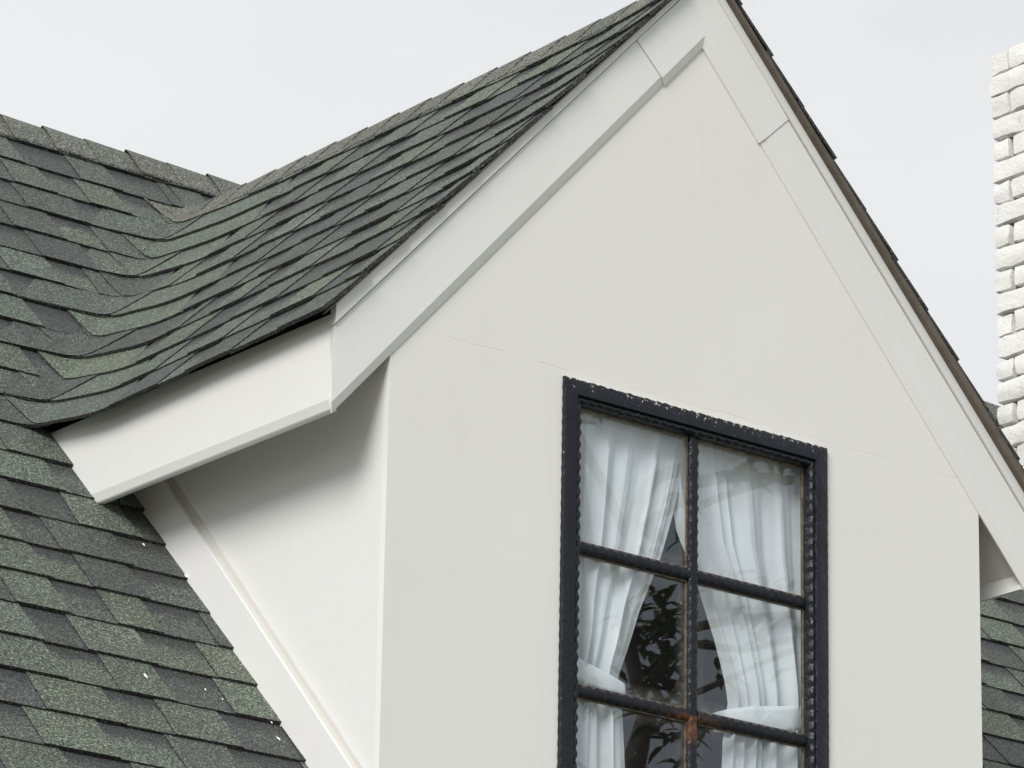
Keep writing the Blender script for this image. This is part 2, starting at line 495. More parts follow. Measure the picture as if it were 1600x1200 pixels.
# --- main slope, left of the dormer
for k in range(-26, 13):
    wob = random.uniform(-0.015, 0.015)
    if k < 0:
        xe = -1.004
    else:
        xe = None
    run_end = xe if xe is not None else xv(k) + 0.03
    if k >= 11: run_end = 0.0
    lim = left_limit(k)
    for xa, xb, r in course_run(-4.15, run_end):
        seen = xb > lim and k >= -11
        kb = k + wob + random.uniform(-0.006, 0.006); kt = min(k + 1.14, 12.93)
        col = pick(r)
        ea, eb = (0.0, 0.0) if r else (0.012, 0.012)
        tp = random.uniform(0.0, 0.010) if r else 0
        if not seen:
            field_tab(plain, lambda q: xa - ea, lambda q: xb + eb, kb, kt, r, col); continue
        mb = MB()
        last = k >= 0 and k < 11 and xb > run_end - 0.26
        if k < 0 or k >= 11 or xb < xv(k) - FIL - 0.04:
            tab(mb, plain, lambda q: xa - ea + tp * (q - k), lambda q: xb + eb - tp * (q - k), kb, kt, r, col)
        else:
            lo = lambda q: xa - ea + tp * (q - k) - xv(q)
            hi = (lambda q: 0.07) if xb > run_end - 0.02 else (lambda q: xb + eb - xv(q))
            tab(mb, skin, lo, hi, kb, kt, r, col, ns=7, nk=2)
        put(mb, 'shingle', main_roof, 35)

# --- valley weave and dormer slope, left side (seen) and right side (joined)
for flip in (False, True):
    for k in range(0, 11):
        kt = min(k + 1.14, K - 0.02)
        wob = random.uniform(-0.015, 0.015)
        # woven piece bending out of the main slope into the dormer slope
        send = random.uniform(0.18, 0.62)
        w1 = random.uniform(0.13, 0.21)
        kb = k + wob
        pw = random.uniform(1.05, 1.45)
        kbf = lambda s: kb + (max(0.0, -s / w1) ** pw) * 1.02
        lo = lambda q: -w1; hi = lambda q: send
        over = k % 2 == 1            # every other course laps from the main slope instead
        if over and not flip:
            sm = random.uniform(0.20, 0.32)
            kbm = lambda s: kb + (max(0.0, s / w1) ** pw) * 1.02
            mb = MB()
            tab(mb, skin, lambda q: -sm, lambda q: w1, kb, kt, False, pick(True), ns=16, nk=3, lift=lambda q: 0.0022 + 0.0085 * (1 - sstep((-q + 0.02) / sm)), kbf=kbm)
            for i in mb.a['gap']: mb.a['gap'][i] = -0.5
            put(mb, 'shingle', main_roof, 35)
        if flip: tab(field, skin, lo, hi, kb, kt, False, pick(True), ns=8, nk=1, flip=True, lift=0.004, kbf=kbf)
        else:
            mb = MB()
            tab(mb, skin, lo, hi, kb, kt, False, tint('t') if k == 10 else pick(True), ns=16, nk=3, lift=lambda q: 0.0014 + 0.0062 * (1 - sstep((q + 0.02) / send)), kbf=kbf)
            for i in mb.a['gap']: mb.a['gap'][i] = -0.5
            put(mb, 'shingle', main_roof, 35)
        ss = ym(k) - EY
        runs = course_run(send - 0.06, ss)
        for n_, (a, c, r) in enumerate(runs):
            edge = c > ss - 0.001
            kb = k + wob + random.uniform(-0.006, 0.006)
            col = pick(r)
            ea, eb = (0.0, 0.0) if r else (0.012, 0.012)
            ya, yc = ym(k) - a + ea, ym(k) - c - eb
            if edge: yc = EY - random.uniform(-0.004, 0.005)
            lo = lambda q: ym(q) - ya; hi = lambda q: ym(q) - yc
            sd = 0.010 if edge else 0.009
            lf = 0.004 if (flip and edge and k % 2) else 0.0
            if flip: tab(field, skin, lo, hi, kb, kt, r, col, ns=2, flip=True, side=sd, lift=lf)
            else:
                mb = MB()
                tab(mb, skin, lo, hi, kb, kt, r, col, ns=4, nk=1, side=sd)
                put(mb, 'shingle', dormer_roof, 35)

# --- main slope, right of the dormer: only the strip below its eave shows
for k in range(-26, 13):
    xs = 1.004 if k < 0 else (-xv(k) - 0.03 if k < 11 else 0.0)
    for xa, xb, r in course_run(xs, 5.6):
        kb = k + random.uniform(-0.02, 0.02); kt = min(k + 1.14, 12.93)
        col = pick(r); ea = 0.0 if r else 0.012
        if -11 <= k <= 0 and xa < 1.72:
            mb = MB(); tab(mb, plain, lambda q: xa - ea, lambda q: xb + ea, kb, kt, r, col)
            put(mb, 'shingle', main_roof, 35)
        else:
            field_tab(plain, lambda q: xa - ea, lambda q: xb + ea, kb, kt, r, col)
# front apron below the dormer
for k in range(-26, -12):
    for xa, xb, r in course_run(-1.0, 1.0):
        field_tab(plain, lambda q: xa - (0 if r else 0.012), lambda q: xb + (0 if r else 0.012), k, k + 1.1 if k < -13 else k + 0.9, r, pick(r))
fo = field.build('shingle_field', M_SHINGLE, main_roof, fix=False); fo['kind'] = 'stuff'

# rear slope of the main roof
deck('rear_roof', [([(-4.2, YR + 0.003, Z0 + MM * YR), (6.2, YR + 0.003, Z0 + MM * YR), (6.2, YR + 3.7, Z0 + MM * (YR - 3.7)), (-4.2, YR + 3.7, Z0 + MM * (YR - 3.7))], (0, 0, -0.06))], M_FELT, house)

# --- ridge caps
def ridge_cap(c0, c1, wing_l, wing_r, l0, l1, col, parent):
    """c0,c1: ridge points (front/low lap first); wings: unit vectors down either slope; lifted l0 at the exposed end, l1 at the tucked end"""
    mb = MB()
    c0, c1 = Vector(c0), Vector(c1); wl = Vector(wing_l); wr = Vector(wing_r)
    up = Vector((0, 0, 1)); L = 0.122
    nl = (up - wl * up.dot(wl)).normalized(); nr = (up - wr * up.dot(wr)).normalized()
    def sect(c, l):
        return [c + wl * L + nl * (l * 0.7), c + wl * 0.03 + nl * l, c + up * (l * 1.25 - 0.002), c + wr * 0.03 + nr * l, c + wr * L + nr * (l * 0.7)]
    a, d = sect(c0, l0), sect(c1, l1)
    dn = [p - up * 0.007 for p in a]; dd = [p - up * 0.007 for p in d]
    ia = [mb.vert(p, tint=col, gap=-0.5) for p in a]; id_ = [mb.vert(p, tint=col, gap=-0.5) for p in d]
    ja = [mb.vert(p, tint=col, gap=-0.5) for p in dn]; jd = [mb.vert(p, tint=col, gap=-0.5) for p in dd]
    for k in range(4):
        mb.face(ia[k], ia[k+1], id_[k+1], id_[k]); mb.face(ja[k], ja[k+1], ia[k+1], ia[k])
    mb.face(ja[0], ia[0], id_[0], jd[0]); mb.face(ia[4], ja[4], jd[4], id_[4])
    o = mb.build('ridge_cap', M_SHINGLE, parent, smooth=30); return o
wl = Vector((0, -1, -MM)).normalized(); wr = Vector((0, 1, -MM)).normalized()
ZRI = Z0 + MM * YR + 0.016
x = -2.4; ex_ = 0.153
while x < 5.2:
    j = random.uniform(-0.003, 0.003)
    ridge_cap((x + 0.20, YR, ZRI + j), (x, YR, ZRI + j), wl, wr, 0.006, 0.0125, tint('t'), main_roof)
    x += ex_
y = 2.40; first = True
while y > EY + 0.01:
    y1 = max(y - 0.20, EY - 0.004)
    z = lambda t: zdorm(K, t) + 0.006
    sl = (z(y1) - z(y)) / (y1 - y)
    dl = Vector((-1, 0, -1.0)).normalized(); dr = Vector((1, 0, -1.0)).normalized()
    ridge_cap((0, y1, z(y1)), (0, y, z(y)), dl, dr, 0.0105, 0.006, tint('t'), dormer_roof)
    y -= 0.149

# --- droppings on the slope
for (px, py, pz, w) in ((-1.105, 0.879, -1.403, 0.006), (-1.381, 0.436, -1.879, 0.009), (-1.21, 0.43, -1.885, 0.004), (-1.059, 0.330, -2.00, 0.009), (-1.172, 0.411, -1.906, 0.0035), (-1.052, 0.372, -1.95, 0.004), (-1.026, 0.80, -1.487, 0.007)):
    mb = MB(); c = Vector((px, py, pz)) + NM * 0.009
    e1 = Vector((1, 0, 0)); e2 = NM.cross(e1)
    ring = [tuple(c + e1 * (w * 0.55 * math.cos(a) * random.uniform(.7, 1.2)) + e2 * (w * 1.2 * math.sin(a) * random.uniform(.7, 1.2))) for a in [i * math.tau / 9 for i in range(9)]]
    ids = [mb.vert(p) for p in ring]; t = mb.vert(tuple(c + NM * 0.003))
    for i in range(9): mb.face(ids[i], ids[(i + 1) % 9], t)
    mb.build('dropping', M_FLECK, main_roof, smooth=80)

# ------------------------------------------------------------------ dormer walls
WL, WR, WT, WB = -0.4567, 0.4377, -1.0195, -2.235     # window opening
mb = MB()
TH = 0.02
def wallpoly(pts): mb.prism([(px, 0.0, pz) for px, pz in pts], (0, TH, 0))
zt = lambda x_: -SL * abs(x_) + 0.05
ins = 0.01
wallpoly([(-1, -2.75), (WL + ins, -2.75), (WL + ins, zt(WL + ins)), (-1, zt(-1))])
wallpoly([(WR - ins, -2.75), (1, -2.75), (1, zt(1)), (WR - ins, zt(WR - ins))])
wallpoly([(WL + ins, WT - ins), (WR - ins, WT - ins), (WR - ins, zt(WR - ins)), (0, zt(0)), (WL + ins, zt(WL + ins))])
wallpoly([(WL + ins, -2.75), (WR - ins, -2.75), (WR - ins, WB + ins), (WL + ins, WB + ins)])
mb.build('gable_wall', M_GABLE, house)

for sgn in (-1, 1):
    mb = MB()
    x0 = sgn * 1.0
    mb.prism([(x0, TH, -2.75), (x0, TH, -1.04), (x0, 1.24, -1.04), (x0, 1.24, -1.5), (x0, 0.1, -2.75)], (-sgn * 0.05, 0, 0))
    ck = mb.build('cheek_wall', M_SIDE, house)
    # sloping skirt board along the roof, with its sealant bead
    ux = sgn * 1.022
    w = 0.108
    dirv = Vector((0, 1, MM)).normalized()
    up = Vector((0, -dirv.z, dirv.y))
    mb = MB()
    def edge(y, o): return Vector((0, y, Z0 + MM * y)) + up * o
    pts = []
    lo_ = edge(-0.02, -0.02); 
    def at_y(o, y):      # point at offset o whose y is y
        t = (y - up.y * o); return Vector((0, y, Z0 + MM * t + up.z * o))
    q = [at_y(-0.03, 0.004), at_y(w, 0.004), at_y(w, 1.06), at_y(-0.03, 1.06)]
    prof = [(ux, p) for p in q]
    face = [(ux, p.y, p.z) for p in q]; back = [(sgn * 1.0, p.y, p.z) for p in (q[0], at_y(w + 0.001, 0.004), at_y(w + 0.001, 1.06), q[3])]
    ids = [mb.vert(p) for p in face]; idb = [mb.vert(p) for p in back]
    mb.face(*ids)
    for i in range(4): mb.face(ids[i], ids[(i+1) % 4], idb[(i+1) % 4], idb[i])
    mb.build('skirt_board', M_TRIM, house)
    mb = MB()
    rings = []
    nseg = 36
    for i in range(nseg + 1):
        yy = lerp(0.004, 1.06, i / nseg)
        wv = 0.0015 * noise.noise(Vector((yy * 14, sgn, 0)))
        rings.append([(sgn * 1.0005, *at_y(w - 0.002, yy).yz), (sgn * (1.016 + wv), *at_y(w - 0.0005, yy).yz), (sgn * (1.0045 + wv), *at_y(w + 0.004, yy).yz), (sgn * 1.0030, *at_y(w + 0.016 + wv * 2, yy).yz), (sgn * 1.0005, *at_y(w + 0.018 + wv * 2, yy).yz)])
    mb.loft(rings)
    mb.build('sealant_bead', M_CAULK, house, smooth=40)

# attic room behind the window
mb = MB()
X0, X1, YA, YB, ZA, ZB = -0.94, 0.94, 0.03, 1.12, -2.70, -0.86
ids = [mb.vert(p) for p in ((X0,YA,ZA),(X1,YA,ZA),(X1,YB,ZA),(X0,YB,ZA),(X0,YA,ZB),(X1,YA,ZB),(X1,YB,ZB),(X0,YB,ZB))]
for f in ((0,1,2,3),(7,6,5,4),(1,5,6,2),(2,6,7,3),(3,7,4,0)): mb.face(*[ids[k] for k in f])
mb.build('attic_room', M_ROOM, house, fix=False)

# body of the house below the eaves
mb = MB()
zg = -H / S
mb.box((-4.0, -1.0, zg), (6.0, YR + 3.2, -3.52))
mb.build('lower_wall', M_SIDE, house)

# ------------------------------------------------------------------ rake boards
def rake(sgn, d, o, y):
    """point d along the rake from the apex, o square above the lower edge, at depth y"""
    return (sgn * (d + SL * o) / HH, y, (-SL * d + o) / HH)
def d_at_x(x_, o): return x_ * HH - SL * o        # d where |x| = x_
XB = 1.1815                                        # tip of the boards
CL = {-1: 0.135, 1: 0.1245}
def d_end(o): return min(d_at_x(XB, o), (o + 1.272 * HH) / SL)      # the tip is cut blunt
def olow(sgn, d): return CL[sgn] + 0.012 * d
def otop(sgn, d): return (0.1520 + 0.0259 * d) if sgn < 0 else (0.1465 + 0.0165 * d)
def oroof(d): return 0.1540 + 0.0259 * d
def rake_board(sgn, prof, ds, name, mat, wob=0.0004):
    """prof: list of (offset function, y); ds: function giving start and end d for an offset"""
    mb = MB(); rings = []
    nn = 14
    for i in range(nn + 1):
        r = []
        for of, yy in prof:
            oo = of(0.8)
            for _ in range(2):
                d0, d1 = ds(oo); d = lerp(d0, d1, i / nn); oo = of(d)
            r.append(rake(sgn, d, oo, yy + wob * noise.noise(Vector((d * 3, yy * 50, sgn)))))
        rings.append(r)
    mb.loft(rings)
    return mb.build(name, mat, house, smooth=6)
YF = -0.0130
joint = {-1: 0.198, 1: 0.300}
for sgn in (-1, 1):
    prof = [(lambda d: 0.0, 0.0005), (lambda d: 0.0, -0.0040), (lambda d: 0.0215, YF), (lambda d, s_=sgn: olow(s_, d) - 0.0018, YF), (lambda d, s_=sgn: olow(s_, d) - 0.0018, 0.0005)]
    rake_board(sgn, prof, lambda o, s_=sgn: (joint[s_] + 0.0015, d_end(o)), 'barge_board', M_BARGE)
    prof = [(lambda d, s_=sgn: olow(s_, d) + 0.0012, 0.0005), (lambda d, s_=sgn: olow(s_, d) + 0.0012, -0.0190), (lambda d, s_=sgn: olow(s_, d) + 0.003, -0.0210),
            (lambda d, s_=sgn: otop(s_, d), -0.0220), (lambda d, s_=sgn: otop(s_, d), 0.0005)]
    rake_board(sgn, prof, lambda o: (d_at_x(0.0, o), d_at_x(XB + 0.001, o)), 'rake_trim', M_TRIM)
    yo = EY + 0.004 if sgn < 0 else EY - 0.0025
    prof = [(lambda d, s_=sgn: otop(s_, d) + 0.0005, -0.020), (lambda d, s_=sgn: otop(s_, d) - 0.0005, yo + 0.006), (lambda d, s_=sgn: otop(s_, d), yo + 0.001),
            (lambda d, s_=sgn: otop(s_, d) + 0.002, yo), (lambda d: oroof(d) + 0.002, yo), (lambda d: oroof(d) + 0.002, -0.020)]
    rake_board(sgn, prof, lambda o: (d_at_x(0.0, o), d_at_x(EX - 0.006, o)), 'drip_edge', M_DRIP)
# the crooked apex piece, a little proud and a little wider than the boards it meets
mb = MB()
e = -0.0045; ca = 0.5 * (CL[-1] + CL[1])
rings = []
for sgn in (-1, 0, 1):
    r = []
    for k_, yy in enumerate((0.0005, -0.0062, YF - 0.0022, YF - 0.0022, 0.0005)):
        up_ = (olow(sgn, joint[sgn]) - 0.0008) if sgn else ca
        o = (e, e, e + 0.0215, up_, up_)[k_]
        r.append(rake(sgn, joint[sgn], o, yy) if sgn else (0.0, yy, o * HH))
    rings.append(r)
mb.loft(rings)
mb.build('apex_board', M_BARGE, house)

# ------------------------------------------------------------------ eaves
ZFB, ZFT = -1.264, -1.022
for sgn in (-1, 1):
    prof = [(1.156, ZFT), (1.1795, ZFT), (1.1795, ZFB + 0.026), (1.1730, ZFB + 0.0035), (1.170, ZFB), (1.156, ZFB)]
    mb = MB(); rings = []
    for i in range(13):
        r = []
        for xx, zz in prof:
            y1 = (zz - Z0) / MM - 0.004
            yy = lerp(0.001, y1, i / 12)
            r.append((sgn * (xx + 0.0006 * noise.noise(Vector((yy * 3, zz * 9, 0)))), yy, zz - 0.012 * max(0, yy)))
        rings.append(r)
    mb.loft(rings)
    mb.build('fascia_board', M_TRIM, house, smooth=9)
    mb = MB()
    mb.prism([(sgn * 1.1550, 0.004, -1.222), (sgn * 0.99, 0.004, -1.222 + 0.1785 * SL), (sgn * 0.99, 1.30, -1.222 + 0.1785 * SL), (sgn * 1.1550, 1.07, -1.222)], (0, 0, 0.012))
    mb.build('soffit', M_SOFFIT, house)

# ------------------------------------------------------------------ window
win = MB()
GY = 0.024                                         # pane plane
def bar(p0, p1, inward, prof, ripple, mitre=True, step=0.0062, wear=None, rust=None):
    """moulding from p0 to p1 (x,z); inward: unit vector (x,z) into the opening; prof: (offset in, y, ripple gain, wear)"""
    mb = MB(); d = Vector((p1[0] - p0[0], p1[1] - p0[1])); L = d.length; d /= L
    n = max(2, int(L / step)); rings = []
    ph = random.uniform(0, 6)
    for i in range(n + 1):
        ring = []
        for a, y, rg, we in prof:
            t = lerp(a, L - a, i / n) if mitre else L * i / n
            w = math.sin(t * math.tau / 0.0305 + ph + rg * 3) + 0.5 * noise.noise(Vector((t * 30, rg, ph)))
            aa = a + ripple * rg * w
            yy = y - 0.0012 * w * rg
            px = p0[0] + d.x * t + inward[0] * aa; pz = p0[1] + d.y * t + inward[1] * aa
            ring.append((px, yy, pz, we, rust(px, pz) if rust else 0.0))
        rings.append(ring)
    ids = [[mb.vert(q[:3], wear=q[3], rust=q[4]) for q in r] for r in rings]
    m_ = len(prof)
    for r0, r1 in zip(ids, ids[1:]):
        for k in range(m_): mb.face(r0[k], r0[(k+1) % m_], r1[(k+1) % m_], r1[k])
    mb.face(*reversed(ids[0])); mb.face(*ids[-1])
    return mb
window = None
FP = [(0.0, 0.012, 0, 0), (0.0, -0.0095, 0.6, 0.22), (0.004, -0.0125, 0.28, 0.05), (0.041, -0.0120, 0.0, 0), (0.0445, -0.0035, 0.2, 0),
      (0.0475, -0.0080, 0.6, 0.05), (0.0535, -0.0088, 1.0, 0.05), (0.0580, -0.0040, 1.0, 0), (0.0600, 0.004, 0.4, 0), (0.0605, 0.030, 0, 0), (0.0, 0.030, 0, 0)]
TOPP = [(a, y, r_, (w_ + 0.75 if a < 0.002 else (0.52 if a < 0.005 else w_ + 0.06))) for a, y, r_, w_ in FP]
window = MB()
window.box((WL + 0.061, 0.031, WT - 0.061), (WL + 0.066, 0.034, WT - 0.066))
window = bpy.data.objects.new('window', None); COL.objects.link(window); window.parent = house
bar((WL, WB), (WL, WT), (1, 0), FP, 0.0020).build('frame', M_BLACK, window, smooth=45)
bar((WR, WT), (WR, WB), (-1, 0), FP, 0.0020).build('frame', M_BLACK, window, smooth=45)
bar((WL, WT), (WR, WT), (0, -1), TOPP, 0.0022).build('frame', M_BLACK, window, smooth=45)
bar((WR, WB), (WL, WB), (0, 1), FP, 0.0020).build('frame', M_BLACK, window, smooth=45)
ILX, IRX, ITZ, IBZ = WL + 0.0602, WR - 0.0602, WT - 0.0602, WB + 0.0602
XM = -0.0085
MW = 0.0148
MP = [(-MW, 0.0225, 0.15, 0), (-MW, 0.012, 1, 0.04), (-MW * 0.55, 0.0065, 0.5, 0), (MW * 0.55, 0.0065, 0.5, 0), (MW, 0.012, 1, 0.04), (MW, 0.0225, 0.15, 0)]
def rust_c(px, pz):
    d = math.hypot((px - XM) * 0.8, (pz + 1.835) * 1.3)
    return max(0.0, 1 - d / 0.09) if pz < -1.815 else 0.0
bar((XM, ITZ), (XM, IBZ), (1, 0), MP, 0.0016, mitre=False, rust=rust_c).build('muntin', M_BLACK, window, smooth=45)
ZM = [-1.4475, -1.8135]
MPH = [(a * 0.97, y + 0.0012, r_, w_) for a, y, r_, w_ in MP]
for zz in ZM:
    for xa, xb in ((ILX - 0.002, XM - MW + 0.001), (XM + MW - 0.001, IRX + 0.002)):
        bar((xa, zz), (xb, zz), (0, 1), MPH, 0.0020, mitre=False, rust=rust_c).build('muntin', M_BLACK, window, smooth=45)
cols = [(ILX, XM - MW), (XM + MW, IRX)]
rows = [(ZM[0] + MW, ITZ), (ZM[1] + MW, ZM[0] - MW), (IBZ, ZM[1] - MW)]
for (xa, xb) in cols:
    for (za, zb) in rows:
        # pane, cut into a small grid so that dust gathers at its rims
        mb = MB(); tx, tz = random.uniform(-0.0016, 0.0016), random.uniform(-0.0016, 0.0016)
        us = [0, 0.03, 0.10, 0.90, 0.97, 1]; vsn = [0, 0.035, 0.12, 0.90, 0.97, 1]
        du = [0.9, 0.35, 0, 0, 0.35, 0.9]; dv = [1.0, 0.5, 0.0, 0, 0.25, 0.6]
        for yy in (GY, GY + 0.0035):
            g_ = [[mb.vert((lerp(xa - 0.002, xb + 0.002, u_), yy + tx * (u_ - .5) + tz * (v_ - .5), lerp(za - 0.002, zb + 0.002, v_)), dust=(max(du[i], dv[j]) if yy == GY else 0.0)) for j, v_ in enumerate(vsn)] for i, u_ in enumerate(us)]
            for i in range(5):
                for j in range(5):
                    f = (g_[i][j], g_[i+1][j], g_[i+1][j+1], g_[i][j+1])
                    mb.face(*(f if yy == GY else reversed(f)))
            if yy == GY: g0 = g_
        for i in range(5):
            mb.face(g0[i][0], g_[i][0], g_[i+1][0], g0[i+1][0]); mb.face(g0[i][5], g0[i+1][5], g_[i+1][5], g_[i][5])
            mb.face(g0[0][i], g0[0][i+1], g_[0][i+1], g_[0][i]); mb.face(g0[5][i], g_[5][i], g_[5][i+1], g0[5][i+1])
        mb.build('pane', M_GLASS, window, fix=False)
        # putty rim
        mb = MB(); w_ = 0.0045
        for p, q in (((xa, za), (xb, za)), ((xb, za), (xb, zb)), ((xb, zb), (xa, zb)), ((xa, zb), (xa, za))):
            dx, dz = q[0] - p[0], q[1] - p[1]; L = math.hypot(dx, dz); nx, nz_ = -dz / L, dx / L
            tdx, tdz = dx / L * w_, dz / L * w_
            mb.prism([(p[0], GY - 0.002, p[1]), (q[0], GY - 0.002, q[1]), (q[0] + nx * w_ - tdx, GY - 0.0015, q[1] + nz_ * w_ - tdz), (p[0] + nx * w_ + tdx, GY - 0.0015, p[1] + nz_ * w_ + tdz)], (0, -0.004, 0))
        mb.build('putty', M_PUTTY, window)
mb = MB(); mb.box((WL - 0.03, -0.045, WB - 0.045), (WR + 0.03, 0.0, WB - 0.001)); mb.build('sill', M_BLACK, window)

# ------------------------------------------------------------------ curtains
def interp(tbl, z):
    if z >= tbl[0][0]: return tbl[0][1]
    for (z0, a), (z1, b_) in zip(tbl, tbl[1:]):
        if z >= z1: t = (z0 - z) / (z0 - z1); return lerp(a, b_, t)
    return tbl[-1][1]
def curtain(label, outer, inner, ztie, ybase, seed, nf, amp0):
    t = thing('curtain', label, 'curtain', tuple(W((0, ybase, -2.2))), 'sheer curtains in the dormer window')
    mb = MB(); na, nz2 = 150, 74
    rnd = random.Random(seed)
    widths = [rnd.uniform(0.45, 2.0) for _ in range(nf)]; tot = sum(widths); acc = [0]
    for w in widths: acc.append(acc[-1] + w / tot)
    amps = [rnd.uniform(0.45, 1.45) for _ in range(nf)]
    sh = [rnd.uniform(-0.35, 0.35) for _ in range(nf)]
    ids = []
    for j in range(nz2 + 1):
        z = lerp(-0.985, -2.28, j / nz2); row = []
        xo, xi = interp(outer, z), interp(inner, z)
        wdt = abs(xi - xo)
        for i in range(na + 1):
            a = i / na
            f = min(nf - 1, next(k for k in range(nf) if a <= acc[k+1] + 1e-9))
            u = (a - acc[f]) / (acc[f+1] - acc[f])
            am = amp0 * amps[f] * (0.55 + 0.45 * math.exp(-((z - ztie) / 0.25) ** 2)) * (0.65 if z > -1.15 else 1)
            fold = math.sin(math.pi * min(1, max(0, u + sh[f] * 0.25 * math.sin(math.pi * u)))) ** 1.25
            yy = ybase - am * fold + 0.008 * noise.noise(Vector((a * 6, z * 1.8, seed))) + 0.003 * noise.noise(Vector((a * 26, z * 1.5, seed)))
            yy += 0.012 * math.exp(-((z - ztie) / 0.05) ** 2)
            lean = 0.10 * wdt / nf * math.sin(math.pi * 2 * u) * (1 + sh[f])
            xx = lerp(xo, xi, a) + (lean if xi > xo else -lean) + 0.004 * noise.noise(Vector((a * 5, z * 3, seed + 7)))
            row.append(mb.vert((xx, yy, z)))
        ids.append(row)
    for j in range(nz2):
        for i in range(na): mb.face(ids[j][i], ids[j][i+1], ids[j+1][i+1], ids[j+1][i])
    under(t, mb.build('drape', M_SHEER, None, smooth=180))
    return t
cl = curtain('sheer white curtain gathered narrow by a slanting tieback, hanging nearest the shaded cheek wall',
        [(-0.98, -0.43), (-2.3, -0.42)],
        [(-0.98, 0.03), (-1.09, 0.016), (-1.27, -0.031), (-1.40, -0.073), (-1.56, -0.146), (-1.70, -0.195), (-1.75, -0.205), (-1.84, -0.196), (-2.3, -0.165)],
        -1.755, 0.062, 5, 6, 0.024)
cr = curtain('sheer white curtain held by a broad level tieback, behind the panes nearest the chimney',
        [(-0.98, 0.47), (-2.3, 0.45)],
        [(-0.98, -0.06), (-1.19, -0.040), (-1.32, -0.010), (-1.42, 0.050), (-1.58, 0.118), (-1.74, 0.172), (-1.79, 0.166), (-1.84, 0.148), (-2.3, 0.130)],
        -1.765, 0.074, 12, 7, 0.026)
def tieback(parent, pts, y0, w):
    """pts: (x, z_top, z_bottom, y)"""
    mb = MB(); rows_ = []
    n = 24
    for i in range(n + 1):
        t = i / n * (len(pts) - 1); k = min(len(pts) - 2, int(t)); u = t - k
        x_, za, zb, yy = [lerp(pts[k][q], pts[k+1][q], u) for q in range(4)]
        rows_.append([(x_, yy + 0.005 * math.sin(math.pi * v) * -1 + 0.003 * noise.noise(Vector((x_ * 20, v * 3, w))), lerp(za, zb, v)) for v in [q / 6 for q in range(7)]])
    a = [[mb.vert(p) for p in r] for r in rows_]
    for i in range(n):
        for j in range(6): mb.face(a[i][j], a[i+1][j], a[i+1][j+1], a[i][j+1])
    o = mb.build('tieback', M_SHEER, None, smooth=180)
    md = o.modifiers.new('thickness', 'SOLIDIFY'); md.thickness = 0.002
    under(parent, o)
tieback(cl, [(-0.44, -1.690, -1.755, 0.050), (-0.33, -1.728, -1.785, 0.040), (-0.25, -1.748, -1.792, 0.038), (-0.205, -1.758, -1.792, 0.046), (-0.192, -1.762, -1.792, 0.09)], 0.05, 1)
tieback(cr, [(0.136, -1.765, -1.815, 0.100), (0.145, -1.762, -1.822, 0.058), (0.22, -1.742, -1.822, 0.048), (0.32, -1.725, -1.800, 0.048), (0.40, -1.708, -1.775, 0.052), (0.45, -1.69, -1.74, 0.065)], 0.05, 2)

# ------------------------------------------------------------------ chimney
CX, CYR, CYF, CZT = 2.992, 1.90, 1.10, 1.386
CXR = CX + 0.78
chim = None
mb = MB()
mb.box((CX + 0.03, CYF + 0.03, -1.6), (CXR - 0.03, CYR - 0.03, CZT - 0.02))
chim = mb.build('chimney', M_MORTAR, house)
CH = 0.0793
def brick(mb, c, half, seed, n=3, rr=0.009):
    """rough rounded block: axis-aligned, c centre, half sizes"""
    faces = []
    lx, ly, lz = half
    segs = (max(2, int(lx / 0.020)), max(2, int(ly / 0.020)), n)
    cache = {}
    tn = random.uniform(0.94, 1.03); col = (tn, tn * random.uniform(0.99, 1.0), tn * random.uniform(0.975, 1.0))
    def vid(i, j, k):
        key = (i, j, k)
        if key not in cache:
            q = [-1 + 2 * i / segs[0], -1 + 2 * j / segs[1], -1 + 2 * k / segs[2]]
            p = Vector((q[0] * lx, q[1] * ly, q[2] * lz))
            # pull edges in
            inn = Vector((max(-lx + rr, min(lx - rr, p.x)), max(-ly + rr, min(ly - rr, p.y)), max(-lz + rr, min(lz - rr, p.z))))
            d = p - inn
            if d.length > 1e-6: p = inn + d.normalized() * min(rr, d.length)
            w = Vector(c) + p
            v3 = Vector((w.x * 21 + seed * 3.1, w.y * 21, w.z * 21))
            p = p + Vector((noise.noise(v3), noise.noise(v3 + Vector((9, 0, 0))), noise.noise(v3 + Vector((0, 9, 0))))) * 0.0085
            cache[key] = mb.vert(tuple(Vector(c) + p), tint=col)
        return cache[key]
    a, b_, d_ = segs
    for i in range(a):
        for j in range(b_):
            mb.face(vid(i,j,0), vid(i,j+1,0), vid(i+1,j+1,0), vid(i+1,j,0)); mb.face(vid(i,j,d_), vid(i+1,j,d_), vid(i+1,j+1,d_), vid(i,j+1,d_))
    for i in range(a):
        for k in range(d_):
            mb.face(vid(i,0,k), vid(i+1,0,k), vid(i+1,0,k+1), vid(i,0,k+1)); mb.face(vid(i,b_,k), vid(i,b_,k+1), vid(i+1,b_,k+1), vid(i+1,b_,k))
    for j in range(b_):
        for k in range(d_):
            mb.face(vid(0,j,k), vid(0,j,k+1), vid(0,j+1,k+1), vid(0,j+1,k)); mb.face(vid(a,j,k), vid(a,j+1,k), vid(a,j+1,k+1), vid(a,j,k+1))
hid = MB()
DW = 0.089
nc = 32
